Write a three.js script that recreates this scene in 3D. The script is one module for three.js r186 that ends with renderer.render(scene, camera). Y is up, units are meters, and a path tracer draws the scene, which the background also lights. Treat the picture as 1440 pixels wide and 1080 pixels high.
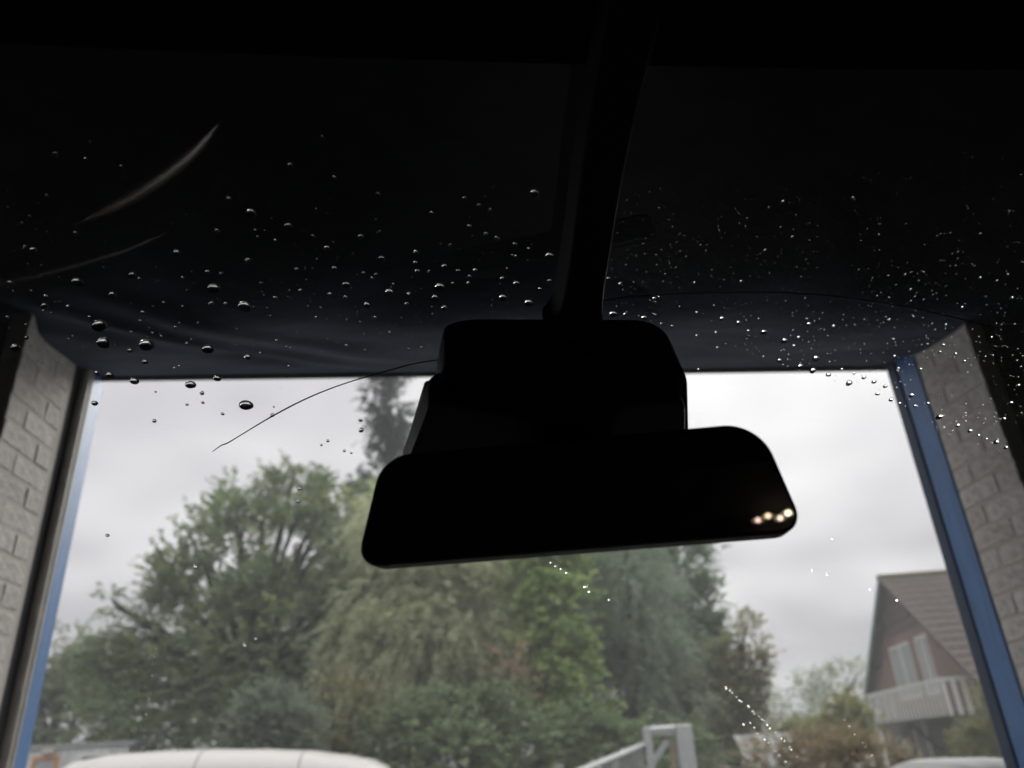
import * as THREE from 'three';
import { RoundedBoxGeometry } from 'three/addons/geometries/RoundedBoxGeometry.js';
import { ImprovedNoise } from 'three/addons/math/ImprovedNoise.js';
import { mergeGeometries } from 'three/addons/utils/BufferGeometryUtils.js';

// ------------------------------------------------------------------ camera, sky, sun, exposure
const V = (x, y, z) => new THREE.Vector3(x, y, z), RAD = Math.PI / 180;
const scene = new THREE.Scene();
const EYE = 1.35, FPX = 1083;                                   // eye height; focal length in photo pixels
const camera = new THREE.PerspectiveCamera(2 * Math.atan(540 / FPX) / RAD, 4 / 3, 0.02, 3000);
camera.position.set(0, EYE, 0);
camera.rotation.order = 'YXZ';
camera.rotation.set(26.1 * RAD, -5.7 * RAD, -3.34 * RAD);
camera.updateMatrixWorld(true);
camera.focus = 0.66;
camera.userData.fStop = 5.4;
const renderer = new THREE.WebGLRenderer({ antialias: true });
renderer.setSize(1024, 768);
renderer.toneMapping = THREE.LinearToneMapping;
renderer.toneMappingExposure = 1.65;
renderer.shadowMap.enabled = true;

const noise = new ImprovedNoise();
const fbm = (x, y, z, n = 5) => { let s = 0, a = 0.5, f = 1; for (let i = 0; i < n; i++) { s += a * noise.noise(x * f, y * f, z * f + i * 7.3); a *= 0.5; f *= 2.03; } return s; };
function rng(seed) { let s = seed >>> 0; return () => { s = (s + 0x6d2b79f5) | 0; let t = Math.imul(s ^ (s >>> 15), 1 | s); t = (t + Math.imul(t ^ (t >>> 7), 61 | t)) ^ t; return ((t ^ (t >>> 14)) >>> 0) / 4294967296; }; }
const SUN = V(Math.sin(30 * RAD) * Math.cos(27 * RAD), Math.sin(27 * RAD), -Math.cos(30 * RAD) * Math.cos(27 * RAD));
{
  const W = 1024, H = 512, data = new Float32Array(W * H * 4);
  for (let r = 0; r < H; r++) for (let c = 0; c < W; c++) {
    const el = ((r + 0.5) / H - 0.5) * Math.PI, az = ((c + 0.5) / W - 0.5) * 2 * Math.PI;
    const y = Math.sin(el), x = Math.cos(el) * Math.cos(az), z = Math.cos(el) * Math.sin(az);
    const k = 1.5 / (Math.max(y, 0) + 0.22);
    const big = fbm(x * k * 0.9 + 4.2, z * k * 0.9 + 1.7, 2.5, 3), fine = fbm(x * k * 1.9 + 9, z * k * 1.6 + y * 3, 6.1, 3);
    const sun = Math.pow(Math.max(0, x * SUN.x + y * SUN.y + z * SUN.z), 9);
    let L = 0.385 + 0.66 * big + 0.03 * fine + 0.36 * sun + 2.0 * Math.max(0, y) ** 4;
    L = Math.min(1.9, Math.max(0.36, L));
    const t = Math.min(1, Math.max(0, (L - 0.45) / 0.5));       // thick cloud is greyer and bluer, thin cloud whiter
    const o = (r * W + c) * 4;
    data[o] = L * (1.0 + 0.005 * t); data[o + 1] = L * (0.965 + 0.038 * t); data[o + 2] = L * (1.025 - 0.05 * t); data[o + 3] = 1;
  }
  const sky = new THREE.DataTexture(data, W, H, THREE.RGBAFormat, THREE.FloatType);
  sky.mapping = THREE.EquirectangularReflectionMapping; sky.magFilter = THREE.LinearFilter; sky.minFilter = THREE.LinearFilter; sky.needsUpdate = true;
  scene.background = sky; scene.environment = sky;
}
const sun = new THREE.DirectionalLight(new THREE.Color(1, 0.97, 0.92), 1.3);
sun.position.copy(SUN).multiplyScalar(60); sun.castShadow = true; sun.shadow.radius = 40;
Object.assign(sun.shadow.camera, { left: -40, right: 40, top: 40, bottom: -40, near: 1, far: 160 });
scene.add(sun, sun.target);

scene.fog = new THREE.FogExp2(new THREE.Color().setRGB(0.95, 0.97, 1.0), 0.0055);            // added fog that lifts the dark foliage, in place of windscreen glare

// ------------------------------------------------------------------ helpers
const camM = camera.matrixWorld.clone();
const eye = V(0, EYE, 0);
const ray = (px, py) => V((px - 720) / FPX, -(py - 540) / FPX, -1).transformDirection(camM);
const at = (px, py, depth) => { const r = ray(px, py); return r.multiplyScalar(depth / Math.hypot(r.x, r.z)).add(eye); };          // point at a level distance
const onPlane = (px, py, p0, n) => { const r = ray(px, py); return r.multiplyScalar(p0.clone().sub(eye).dot(n) / r.dot(n)).add(eye); };
const used = {};
const numbered = (name) => { const n = (used[name] = (used[name] ?? -1) + 1); return n ? `${name}_${String(n).padStart(3, '0')}` : name; };
function tag(o, label, category, group, kind) { if (label) o.userData.label = label; if (category) o.userData.category = category; if (group) o.userData.group = group; if (kind) o.userData.kind = kind; return o; }
function thing(name, label, category, group, pos) { const o = new THREE.Group(); o.name = numbered(name); if (pos) o.position.copy(pos); scene.add(o); return tag(o, label, category, group); }
function mesh(name, geo, mat, parent = scene, label) {
  const m = new THREE.Mesh(geo, mat); m.name = parent === scene ? numbered(name) : name; m.castShadow = m.receiveShadow = true;
  if (label) m.userData.label = label;
  parent.add(m); return m;
}
const box = (x0, x1, y0, y1, z0, z1, r = 0) => {
  const g = r ? new RoundedBoxGeometry(x1 - x0, y1 - y0, z1 - z0, 2, r) : new THREE.BoxGeometry(x1 - x0, y1 - y0, z1 - z0);
  g.translate((x0 + x1) / 2, (y0 + y1) / 2, (z0 + z1) / 2); return g;
};
function bar(a, b, w, t = w) {                                  // a square bar from a to b
  const d = b.clone().sub(a), g = new RoundedBoxGeometry(w, d.length(), t, 1, Math.min(w, t) * 0.12);
  g.applyQuaternion(new THREE.Quaternion().setFromUnitVectors(V(0, 1, 0), d.clone().normalize()));
  const m = a.clone().add(b).multiplyScalar(0.5); g.translate(m.x, m.y, m.z); return g;
}
function limb(points, radii, sides = 7) {                       // a tapering, bending limb
  const curve = new THREE.CatmullRomCurve3(points), n = points.length * 4, fr = curve.computeFrenetFrames(n), pos = [], nor = [], uv = [], idx = [];
  for (let i = 0; i <= n; i++) {
    const p = curve.getPoint(i / n), f = (i / n) * (radii.length - 1), k = Math.min(radii.length - 2, Math.floor(f)), r = radii[k] + (radii[k + 1] - radii[k]) * (f - k);
    for (let j = 0; j <= sides; j++) {
      const a = (j / sides) * Math.PI * 2, d = fr.normals[i].clone().multiplyScalar(Math.cos(a)).addScaledVector(fr.binormals[i], Math.sin(a));
      pos.push(p.x + d.x * r, p.y + d.y * r, p.z + d.z * r); nor.push(d.x, d.y, d.z); uv.push(j / sides, i / n * 4);
    }
  }
  for (let i = 0; i < n; i++) for (let j = 0; j < sides; j++) { const a = i * (sides + 1) + j, b = a + sides + 1; idx.push(a, b, a + 1, b, b + 1, a + 1); }
  const g = new THREE.BufferGeometry(); g.setAttribute('position', new THREE.Float32BufferAttribute(pos, 3)); g.setAttribute('normal', new THREE.Float32BufferAttribute(nor, 3)); g.setAttribute('uv', new THREE.Float32BufferAttribute(uv, 2)); g.setIndex(idx); return g;
}
function grid(nu, nv, fn) {                                     // a sheet from a function of u, v in 0..1
  const pos = [], uv = [], idx = [], p = V();
  for (let j = 0; j <= nv; j++) for (let i = 0; i <= nu; i++) { fn(i / nu, j / nv, p); pos.push(p.x, p.y, p.z); uv.push(i / nu, j / nv); }
  for (let j = 0; j < nv; j++) for (let i = 0; i < nu; i++) { const a = j * (nu + 1) + i, b = a + nu + 1; idx.push(a, a + 1, b, b, a + 1, b + 1); }
  const g = new THREE.BufferGeometry(); g.setAttribute('position', new THREE.Float32BufferAttribute(pos, 3)); g.setAttribute('uv', new THREE.Float32BufferAttribute(uv, 2)); g.setIndex(idx); g.computeVertexNormals(); return g;
}
function tex(size, fn, srgb = false, rx = 1, ry = 1) {          // fn(u, v) -> [r, g, b] 0..1, tiling is up to fn
  const d = new Uint8Array(size * size * 4);
  for (let y = 0; y < size; y++) for (let x = 0; x < size; x++) { const c = fn(x / size, y / size); for (let k = 0; k < 3; k++) d[(y * size + x) * 4 + k] = Math.max(0, Math.min(255, (Array.isArray(c) ? c[k] : c) * 255)); d[(y * size + x) * 4 + 3] = 255; }
  const t = new THREE.DataTexture(d, size, size); t.wrapS = t.wrapT = THREE.RepeatWrapping; t.magFilter = THREE.LinearFilter; t.repeat.set(rx, ry); if (srgb) t.colorSpace = THREE.SRGBColorSpace; t.needsUpdate = true; return t;
}
const ring = (u, v, s, o = 0, n = 5) => { const a = u * 2 * Math.PI, b = v * 2 * Math.PI, q = s / 6.283; return fbm(Math.cos(a) * q + o, Math.sin(a) * q + Math.cos(b) * q, Math.sin(b) * q + o * 0.7, n); };  // noise that tiles
const mottle = tex(256, (u, v) => { const n = ring(u, v, 9, 1, 6) * 0.55 + 0.82; return [n, n, n]; });
const rough = tex(256, (u, v) => 0.5 + 0.7 * ring(u, v, 14, 5, 6));
const wear = tex(512, (u, v) => {                               // paint with scratches, rubbed specks and dull patches
  const n = 0.88 + 0.3 * ring(u, v, 6, 3, 4), scr = Math.max(0, noise.noise(u * 90, v * 9 + u * 14, 2.2) - 0.42) * 1.6, dirt = Math.max(0, ring(u, v, 30, 9, 3) - 0.22) * 2.2;
  return [Math.min(1, n + scr - dirt), Math.min(1, n + scr * 0.8 - dirt), Math.min(1, n + scr * 0.5 - dirt)];
}, false, 0.6, 1.2);
const at2 = (t, x, y) => { const c = t.clone(); c.repeat.set(x, y); c.needsUpdate = true; return c; };
const std = (r, g, b, roughness = 0.8, extra = {}) => new THREE.MeshPhysicalMaterial({ color: new THREE.Color().setRGB(r, g, b), roughness, ...extra });

const M = {
  paleYard: std(0.27, 0.262, 0.25, 0.95, { map: at2(mottle, 90, 90), bumpMap: at2(rough, 300, 300), bumpScale: 0.006 }),  // unseen yard as pale concrete, lightened to bounce light onto the reveals
  concrete: std(0.13, 0.128, 0.125, 0.8, { map: at2(mottle, 3, 4) }),
  darkWall: std(0.085, 0.087, 0.092, 0.9, { map: at2(mottle, 3, 2) }),
  render: std(0.5, 0.48, 0.45, 0.9, { map: at2(mottle, 4, 3) }),
  joint: std(0.62, 0.585, 0.55, 0.95, { bumpMap: at2(rough, 6, 6), bumpScale: 0.004 }),
  blue: std(0.11, 0.25, 0.54, 0.42, { map: wear, bumpMap: at2(rough, 1, 14), bumpScale: 0.0006 }),
  navy: std(0.05, 0.072, 0.12, 0.75, { side: THREE.DoubleSide, map: at2(mottle, 5, 3) }),
  seal: std(0.03, 0.033, 0.04, 0.7),
  rail: std(0.6, 0.57, 0.53, 0.45, { map: at2(mottle, 1, 6) }),
  chrome: std(0.16, 0.15, 0.148, 0.36, { metalness: 1, side: THREE.DoubleSide }),
  trim: std(0.03, 0.031, 0.034, 0.62, { bumpMap: at2(rough, 30, 30), bumpScale: 0.0002 }),
  trimLit: std(0.075, 0.075, 0.075, 0.5),  // paler trim: light falling on the cover skirt is put into the colour
  lining: std(0.012, 0.012, 0.013, 0.95),
  galv: std(0.6, 0.62, 0.63, 0.5, { metalness: 0.15, map: at2(mottle, 2, 2) }),
  white: std(0.60, 0.57, 0.56, 0.4, { clearcoat: 0.25, clearcoatRoughness: 0.15 }),
  silver: std(0.17, 0.175, 0.185, 0.7, { specularIntensity: 0.5 }),
  black: std(0.015, 0.015, 0.016, 0.6),
  tyre: std(0.02, 0.02, 0.02, 0.9),
  bark: std(0.085, 0.07, 0.055, 0.95, { bumpMap: at2(rough, 3, 6), bumpScale: 0.02 }),
  paleBark: std(0.3, 0.27, 0.23, 0.95, { bumpMap: at2(rough, 3, 6), bumpScale: 0.01 }),
  leaf: new THREE.MeshPhysicalMaterial({ color: 0xffffff, roughness: 1, transmission: 0.45, thickness: 0, vertexColors: true, specularIntensity: 0.4 }),
};

// ------------------------------------------------------------------ ground
tag(mesh('ground', new THREE.PlaneGeometry(1200, 1200).rotateX(-Math.PI / 2), M.paleYard), null, null, null, 'structure');
tag(mesh('garage_floor', grid(1, 1, (u, v, p) => p.set(-3.4 + 7.2 * u, 0.004, 6.5 - 9.3 * v)), M.concrete), null, null, null, 'structure');

// ------------------------------------------------------------------ garage
const garage = thing('garage', 'dark garage with white brick reveals, blue door frame and dark blue header', 'garage');
const XL = -1.353, XR = 1.90, ZI = -2.295, ZO = -2.84, YT = 2.80;     // faces of the reveals, inner and outer face of the front wall, door head
{
  mesh('side_wall', box(-3.6, -3.4, 0, 4.3, ZI - 0.05, 6.6), M.darkWall, garage);
  mesh('side_wall', box(3.8, 4.0, 0, 4.3, ZI - 0.05, 6.6), M.darkWall, garage);
  mesh('back_wall', box(-3.6, 4.0, 0, 4.3, 6.6, 6.8), std(0.10, 0.10, 0.11, 0.9, { map: at2(mottle, 3, 2) }), garage);
  mesh('ceiling', box(-3.6, 4.0, 4.3, 4.5, ZO, 6.8), M.darkWall, garage);
  mesh('front_wall', mergeGeometries([box(-3.6, XL - 0.02, 0, 4.3, ZO, ZI - 0.01), box(XR + 0.02, 4.0, 0, 4.3, ZO, ZI - 0.01), box(XL - 0.02, XR + 0.02, YT + 0.06, 4.3, ZO, ZO + 0.2)]), M.darkWall, garage);
  // brick reveals: each brick a piece of its own
  const R = rng(41);
  const variants = [];
  for (const len of [0.205, 0.0975]) for (let k = 0; k < 5; k++) {
    const g = new RoundedBoxGeometry(0.05, 0.0665, len, 2, 0.005), p = g.attributes.position;
    for (let i = 0; i < p.count; i++) { const s = fbm(p.getX(i) * 30 + k * 9, p.getY(i) * 30, p.getZ(i) * 24 + k * 3 + len * 50, 3) * 0.006; p.setXYZ(i, p.getX(i) + s, p.getY(i) + s * 0.6, p.getZ(i) + s * 0.6); }
    g.computeVertexNormals(); variants.push(g);
  }
  const paints = [0, 1, 2, 3].map((k) => std(0.74 + 0.035 * k, 0.70 + 0.035 * k, 0.665 + 0.035 * k, 0.85, { bumpMap: at2(rough, 0.7 + 0.2 * k, 0.5), bumpScale: 0.0035, map: at2(mottle, 0.5 + 0.1 * k, 0.3) }));
  for (const [x, side, z0] of [[XL, 1, -2.64], [XR, -1, -2.612]]) {
    const w = mesh('brick_wall', box(Math.min(x - side * 0.0010, x - side * 0.06), Math.max(x - side * 0.0010, x - side * 0.06), 0.01, YT + 0.1, z0, ZI), M.joint, garage, side > 0 ? 'whitish painted brick reveal left of the opening' : 'whitish painted brick reveal right of the opening');
    for (let row = 0, y = 0.045; y < YT + 0.05; row++, y += 0.077) {
      let z = ZI;
      for (const kind of row % 2 ? [1, 0] : [0, 1]) {
        const len = kind ? 0.0975 : 0.205;
        if (z - len < z0 - 0.01) break;
        if (y > 1.0) {
          const b = mesh('brick', variants[kind * 5 + Math.floor(R() * 5)], paints[Math.floor(R() * 4)], w);
          b.position.set(x - side * 0.0235 + (R() - 0.5) * 0.003, y + (R() - 0.5) * 0.003, z - len / 2);
          b.rotation.set((R() - 0.5) * 0.012, (R() - 0.5) * 0.012 + (R() > 0.5 ? Math.PI : 0), 0);
        }
        z -= len + 0.010;
      }
    }
  }
  // blue frame and seals on the reveals
  mesh('door_frame', box(XR - 0.006, XR + 0.05, 0, YT + 0.05, -2.735, -2.614, 0.004), M.blue, garage, 'blue door post on the right');
  mesh('door_seal', box(XR - 0.012, XR + 0.05, 0, YT + 0.05, -2.80, -2.738, 0.006), std(0.04, 0.065, 0.12, 0.6), garage);
  mesh('door_frame', box(XL - 0.05, XL + 0.008, 0, YT + 0.05, -2.86, -2.765, 0.004), M.blue, garage, 'blue door post on the left');
  mesh('door_seal', box(XL - 0.05, XL + 0.010, 0, YT + 0.05, -2.763, -2.738, 0.006), M.seal, garage);
  for (const [z, r] of [[-2.700, 0.016], [-2.735, 0.014]]) mesh('guide_rail', new THREE.CylinderGeometry(r, r, YT, 14).translate(XL + r * 0.9, YT / 2, z), M.rail, garage);
  mesh('rail_backing', box(XL - 0.05, XL - 0.002, 0, YT + 0.05, -2.74, -2.642), M.seal, garage);
  // the header: dark blue sheeting that rises inwards from the door head, in soft folds
  const prof = new THREE.CatmullRomCurve3([V(0, YT, -2.83), V(0, YT - 0.05, -2.62), V(0, YT - 0.09, -2.42), V(0, YT - 0.08, -2.27), V(0, YT + 0.03, -2.17), V(0, YT + 0.3, -2.10), V(0, YT + 0.75, -2.05), V(0, 4.29, -2.0)]);
  mesh('door_header', grid(150, 90, (u, v, p) => {
    prof.getPoint(v, p); const x = -3.39 + 7.17 * u, s = v * 2.6;
    const fold = (a, c, w) => Math.exp(-(((x * a + s - c) / w) ** 2));
    const h = 0.05 * fold(1.1, -0.15, 0.10) * (x < 0.1) - 0.045 * fold(1.1, -0.38, 0.14) + 0.03 * fold(0.9, 0.3, 0.12) + 0.022 * Math.sin(x * 3.1 + s * 2.2) + 0.012 * Math.sin(x * 8 - s * 5) + 0.02 * fbm(x * 1.6, s * 2, 3, 3);
    const k = Math.min(1, v * 6) * 0.9;
    p.set(x, p.y - h * 0.8 * k, p.z + h * 0.6 * k);
  }), M.navy, garage);
  mesh('header_edge', box(XL - 0.02, XR + 0.02, YT - 0.012, YT + 0.004, -2.85, -2.826, 0.003), M.seal, garage);
}
// ------------------------------------------------------------------ the car: glass, cover, mirror, lining
const CX = 0.1025, SL = 27 * RAD, GN = V(0, Math.cos(SL), -Math.sin(SL)), GP = V(CX, EYE + 0.28, -0.55);
const glassAt = (x, s, lift = 0, p = V()) => { const dx = x - CX, c = 0.13 * dx * dx; return p.set(x, GP.y + s * Math.sin(SL) - lift * -GN.y - c * 0.25, GP.z + s * Math.cos(SL) + c + lift * GN.z); };
function onGlass(px, py, lift = 0) {                            // where a sight line meets the curved glass, and the normal there
  const r = ray(px, py); let x = 0, p = V();
  for (let i = 0; i < 6; i++) { const q = GP.clone().addScaledVector(GN, lift), dx = x - CX, c = 0.13 * dx * dx; q.y -= c * 0.25; q.z += c; p = r.clone().multiplyScalar(q.sub(eye).dot(GN) / r.dot(GN)).add(eye); x = p.x; }
  const n = V(0, GN.y, GN.z).add(V((x - CX) * 0.26 * 0.45, 0, 0)).normalize();
  return { p, n };
}
const car = thing('car', 'black car interior with windscreen and mirror, seen from inside', 'car');
{
  const glass = new THREE.MeshPhysicalMaterial({ color: new THREE.Color().setRGB(0.97, 0.98, 0.975), roughness: 0.0, transmission: 1, thickness: 0, ior: 1.8, side: THREE.DoubleSide });
  const ws = mesh('windscreen', grid(40, 24, (u, v, p) => glassAt(CX - 0.72 + 1.44 * u, -1.25 + 1.62 * v, 0, p)), glass, car, 'wet raked windscreen');
  // dust and wiping marks on the outside
  const dust = tex(1024, (u, v) => {
    const g = Math.max(0, ring(u, v, 260, 3, 2)), patch = 0.75 + 0.5 * ring(u, v, 5, 8, 2);
    const rr = Math.hypot(u - 0.1, v + 0.25), wipe = Math.max(0, noise.noise(rr * 160, 1.5, 4.2)) * Math.max(0, noise.noise(rr * 22, 5.5, 2) + ring(u, v, 8, 2, 3));
    return Math.max(0.05, 0.30 * patch + 0.5 * g * g + 0.35 * wipe);
  });
  mesh('dust', grid(40, 24, (u, v, p) => glassAt(CX - 0.72 + 1.44 * u, -1.25 + 1.62 * v, 0.0012, p)), new THREE.MeshPhysicalMaterial({ color: new THREE.Color().setRGB(0.62, 0.62, 0.6), roughness: 1, transmission: 0.6, thickness: 0, opacity: 0.09, transparent: true, alphaMap: dust, side: THREE.DoubleSide, specularIntensity: 0 }), ws);
  // the crack that crosses the glass behind the cover
  const crack = (pts) => limb(pts.map(([x, y]) => onGlass(x, y, 0.0006).p), [0.0003, 0.0006, 0.00045, 0.00065, 0.0005, 0.0006, 0.0004], 5);
  const crackM = std(0.03, 0.022, 0.05, 0.5);
  mesh('crack', crack([[299, 635], [312, 626], [318, 624], [340, 611], [380, 587], [430, 561], [480, 541], [540, 523], [585, 511], [640, 503]]), crackM, ws, 'thin dark crack left of the mirror');
  mesh('crack', crack([[845, 424], [880, 418], [960, 413], [1040, 411], [1110, 412], [1180, 417], [1260, 429], [1340, 446], [1400, 462]]), crackM, ws, 'thin dark crack right of the mirror');
  // shapes cut from plates that lie parallel to the glass, or in the mirror's plane
  const plate = (pts, p0, n, depth, bevel, round, mat, name, parent, label, back = 1) => {
    const zA = n.clone().normalize(), xA = V(0, 1, 0).cross(zA).normalize(), yA = zA.clone().cross(xA), m = new THREE.Matrix4().makeBasis(xA, yA, zA).setPosition(p0);
    const q = pts.map(([x, y, r]) => { const w = onPlane(x, y, p0, zA).sub(p0); return [w.dot(xA), w.dot(yA), r ?? round]; });
    const s = new THREE.Shape(), N = q.length;
    for (let i = 0; i < N; i++) {
      const [ax, ay] = q[(i + N - 1) % N], [bx, by, r] = q[i], [cx, cy] = q[(i + 1) % N];
      const la = Math.hypot(ax - bx, ay - by), lc = Math.hypot(cx - bx, cy - by), ra = Math.min(r, la * 0.49), rc = Math.min(r, lc * 0.49);
      const p1 = [bx + (ax - bx) / la * ra, by + (ay - by) / la * ra], p2 = [bx + (cx - bx) / lc * rc, by + (cy - by) / lc * rc];
      i ? s.lineTo(...p1) : s.moveTo(...p1); s.bezierCurveTo(bx + (p1[0] - bx) * 0.42, by + (p1[1] - by) * 0.42, bx + (p2[0] - bx) * 0.42, by + (p2[1] - by) * 0.42, ...p2);
    }
    s.closePath();
    const g = depth ? new THREE.ExtrudeGeometry(s, { depth, bevelEnabled: bevel > 0, bevelSize: bevel, bevelOffset: -bevel, bevelThickness: bevel, bevelSegments: 5, curveSegments: 14 }) : new THREE.ShapeGeometry(s, 14);
    if (depth) g.translate(0, 0, back * -(depth + bevel)); 
    const o = mesh(name, g, mat, parent, label); o.applyMatrix4(m); return o;
  };
  const inn = GN.clone().negate();                              // towards the cabin
  const coverP = GP.clone().addScaledVector(GN, -0.058), cover = new THREE.Group(); cover.name = 'camera_cover'; car.add(cover); cover.userData.label = 'black plastic cover behind the mirror';
  plate([[630, 500, 0.026], [968, 500, 0.03], [971, 640, 0.01], [606, 660, 0.01], [614, 570, 0.02], [620, 530, 0.02]], coverP, inn, 0.040, 0.006, 0.02, M.trim, 'cover_shell', cover);
  plate([[608, 562], [760, 590], [748, 690], [560, 690], [578, 640]], GP.clone().addScaledVector(GN, -0.078), inn, 0.03, 0.004, 0.012, M.trimLit, 'cover_skirt', cover);
  plate([[866, 570], [965, 560], [965, 690], [830, 690]], GP.clone().addScaledVector(GN, -0.078), inn, 0.03, 0.004, 0.012, M.trimLit, 'cover_skirt', cover);
  plate([[597, 561, 0.003], [613, 561, 0.003], [606, 600, 0.003], [572, 660, 0.003], [570, 650, 0.003]], GP.clone().addScaledVector(GN, -0.05), inn, 0.02, 0.002, 0.003, std(0.25, 0.24, 0.23, 0.5), 'side_tab', cover);
  plate([[768, 480, 0.004], [786, 460, 0.01], [803, 370, 0.05], [818, 240, 0.05], [842, 100, 0.02], [880, -120, 0.02], [975, -120, 0.02], [915, 80, 0.05], [882, 220, 0.05], [860, 350, 0.05], [848, 430, 0.01], [850, 520, 0.004], [800, 540, 0.01]], GP.clone().addScaledVector(GN, -0.045), inn, 0.036, 0.004, 0.02, M.trim, 'cable_duct', cover);
  // mirror
  const mn = V(-0.2, -0.10, 0.975).normalize(), mp = at(816, 690, 0.45);
  const mirror = new THREE.Group(); mirror.name = 'rear_view_mirror'; car.add(mirror); mirror.userData.label = 'dark rear-view mirror, tilted, with rounded corners';
  const outline = [[536, 640, 0.018], [1068, 592, 0.022], [1136, 747, 0.016], [498, 798, 0.016]];
  plate(outline, mp, mn, 0.016, 0.0035, 0.02, M.trim, 'mirror_shell', mirror);
  const inset = outline.map(([x, y, r]) => [816 + (x - 816) * 0.978, 694 + (y - 694) * 0.92, r * 0.85]);
  plate(inset, mp.clone().addScaledVector(mn, 0.0006), mn, 0, 0, 0.02, std(0.55, 0.57, 0.6, 0.015, { metalness: 1 }), 'mirror_glass', mirror);
  mesh('mirror_arm', limb([mp.clone().addScaledVector(mn, -0.018), mp.clone().add(V(0, 0.02, -0.07)), at(800, 600, 0.56)], [0.02, 0.016, 0.022], 14), M.trim, mirror);
  // roof lining, pillars, dashboard, bonnet
  const top = glassAt(CX, 0.238).y;
  const roof = new THREE.CatmullRomCurve3([V(0, top, glassAt(CX, 0.238).z), V(0, top + 0.03, -0.20), V(0, top + 0.065, 0.1), V(0, top + 0.07, 0.7), V(0, top - 0.02, 1.3)]);
  mesh('roof_lining', mergeGeometries([0, 0.03].map((dy) => grid(20, 24, (u, v, p) => { roof.getPoint(v, p); const x = -0.66 + 1.32 * u; p.set(CX + x, p.y + dy - 0.10 * x * x, p.z + 0.13 * x * x * (1 - v)); }))), new THREE.MeshPhysicalMaterial({ color: M.lining.color, roughness: 0.95, side: THREE.DoubleSide }), car);
  for (const s of [-1, 1]) mesh('windscreen_pillar', limb([glassAt(CX + s * 0.68, 0.34, -0.03), glassAt(CX + s * 0.72, -0.4, -0.03), glassAt(CX + s * 0.74, -1.2, -0.03)], [0.04, 0.045, 0.05], 10), M.trim, car);
  mesh('dashboard', box(CX - 0.7, CX + 0.7, EYE - 0.62, EYE - 0.40, -1.6, -0.75, 0.09), M.black, car);
  // two added curved reflectors, shaped to throw sky glints onto the upper left glass
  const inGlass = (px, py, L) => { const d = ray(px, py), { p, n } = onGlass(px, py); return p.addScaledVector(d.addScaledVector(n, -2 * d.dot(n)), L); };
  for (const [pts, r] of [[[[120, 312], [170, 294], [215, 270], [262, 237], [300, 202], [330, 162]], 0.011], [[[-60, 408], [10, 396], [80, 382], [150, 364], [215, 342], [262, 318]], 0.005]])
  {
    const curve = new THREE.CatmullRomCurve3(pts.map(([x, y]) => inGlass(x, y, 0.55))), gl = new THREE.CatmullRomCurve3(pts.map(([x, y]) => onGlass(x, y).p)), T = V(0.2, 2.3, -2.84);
    mesh('added_reflector_strip', grid(60, 14, (u, v, p) => {               // a slightly convex ribbon that faces the door opening
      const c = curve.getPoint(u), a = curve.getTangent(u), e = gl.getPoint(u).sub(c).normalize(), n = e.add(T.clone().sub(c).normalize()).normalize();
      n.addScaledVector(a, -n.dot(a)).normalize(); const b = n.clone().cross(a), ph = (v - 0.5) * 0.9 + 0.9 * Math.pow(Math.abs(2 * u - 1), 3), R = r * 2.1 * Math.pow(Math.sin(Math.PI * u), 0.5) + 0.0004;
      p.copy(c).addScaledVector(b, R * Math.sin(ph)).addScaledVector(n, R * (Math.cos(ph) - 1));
    }), M.chrome, car, 'added curved reflector mirrored in the upper left of the glass');
  }
  mesh('bonnet', box(CX - 0.85, CX + 0.85, EYE - 0.9, EYE - 0.34, -2.5, -1.6, 0.2), M.silver, car);
}

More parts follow.
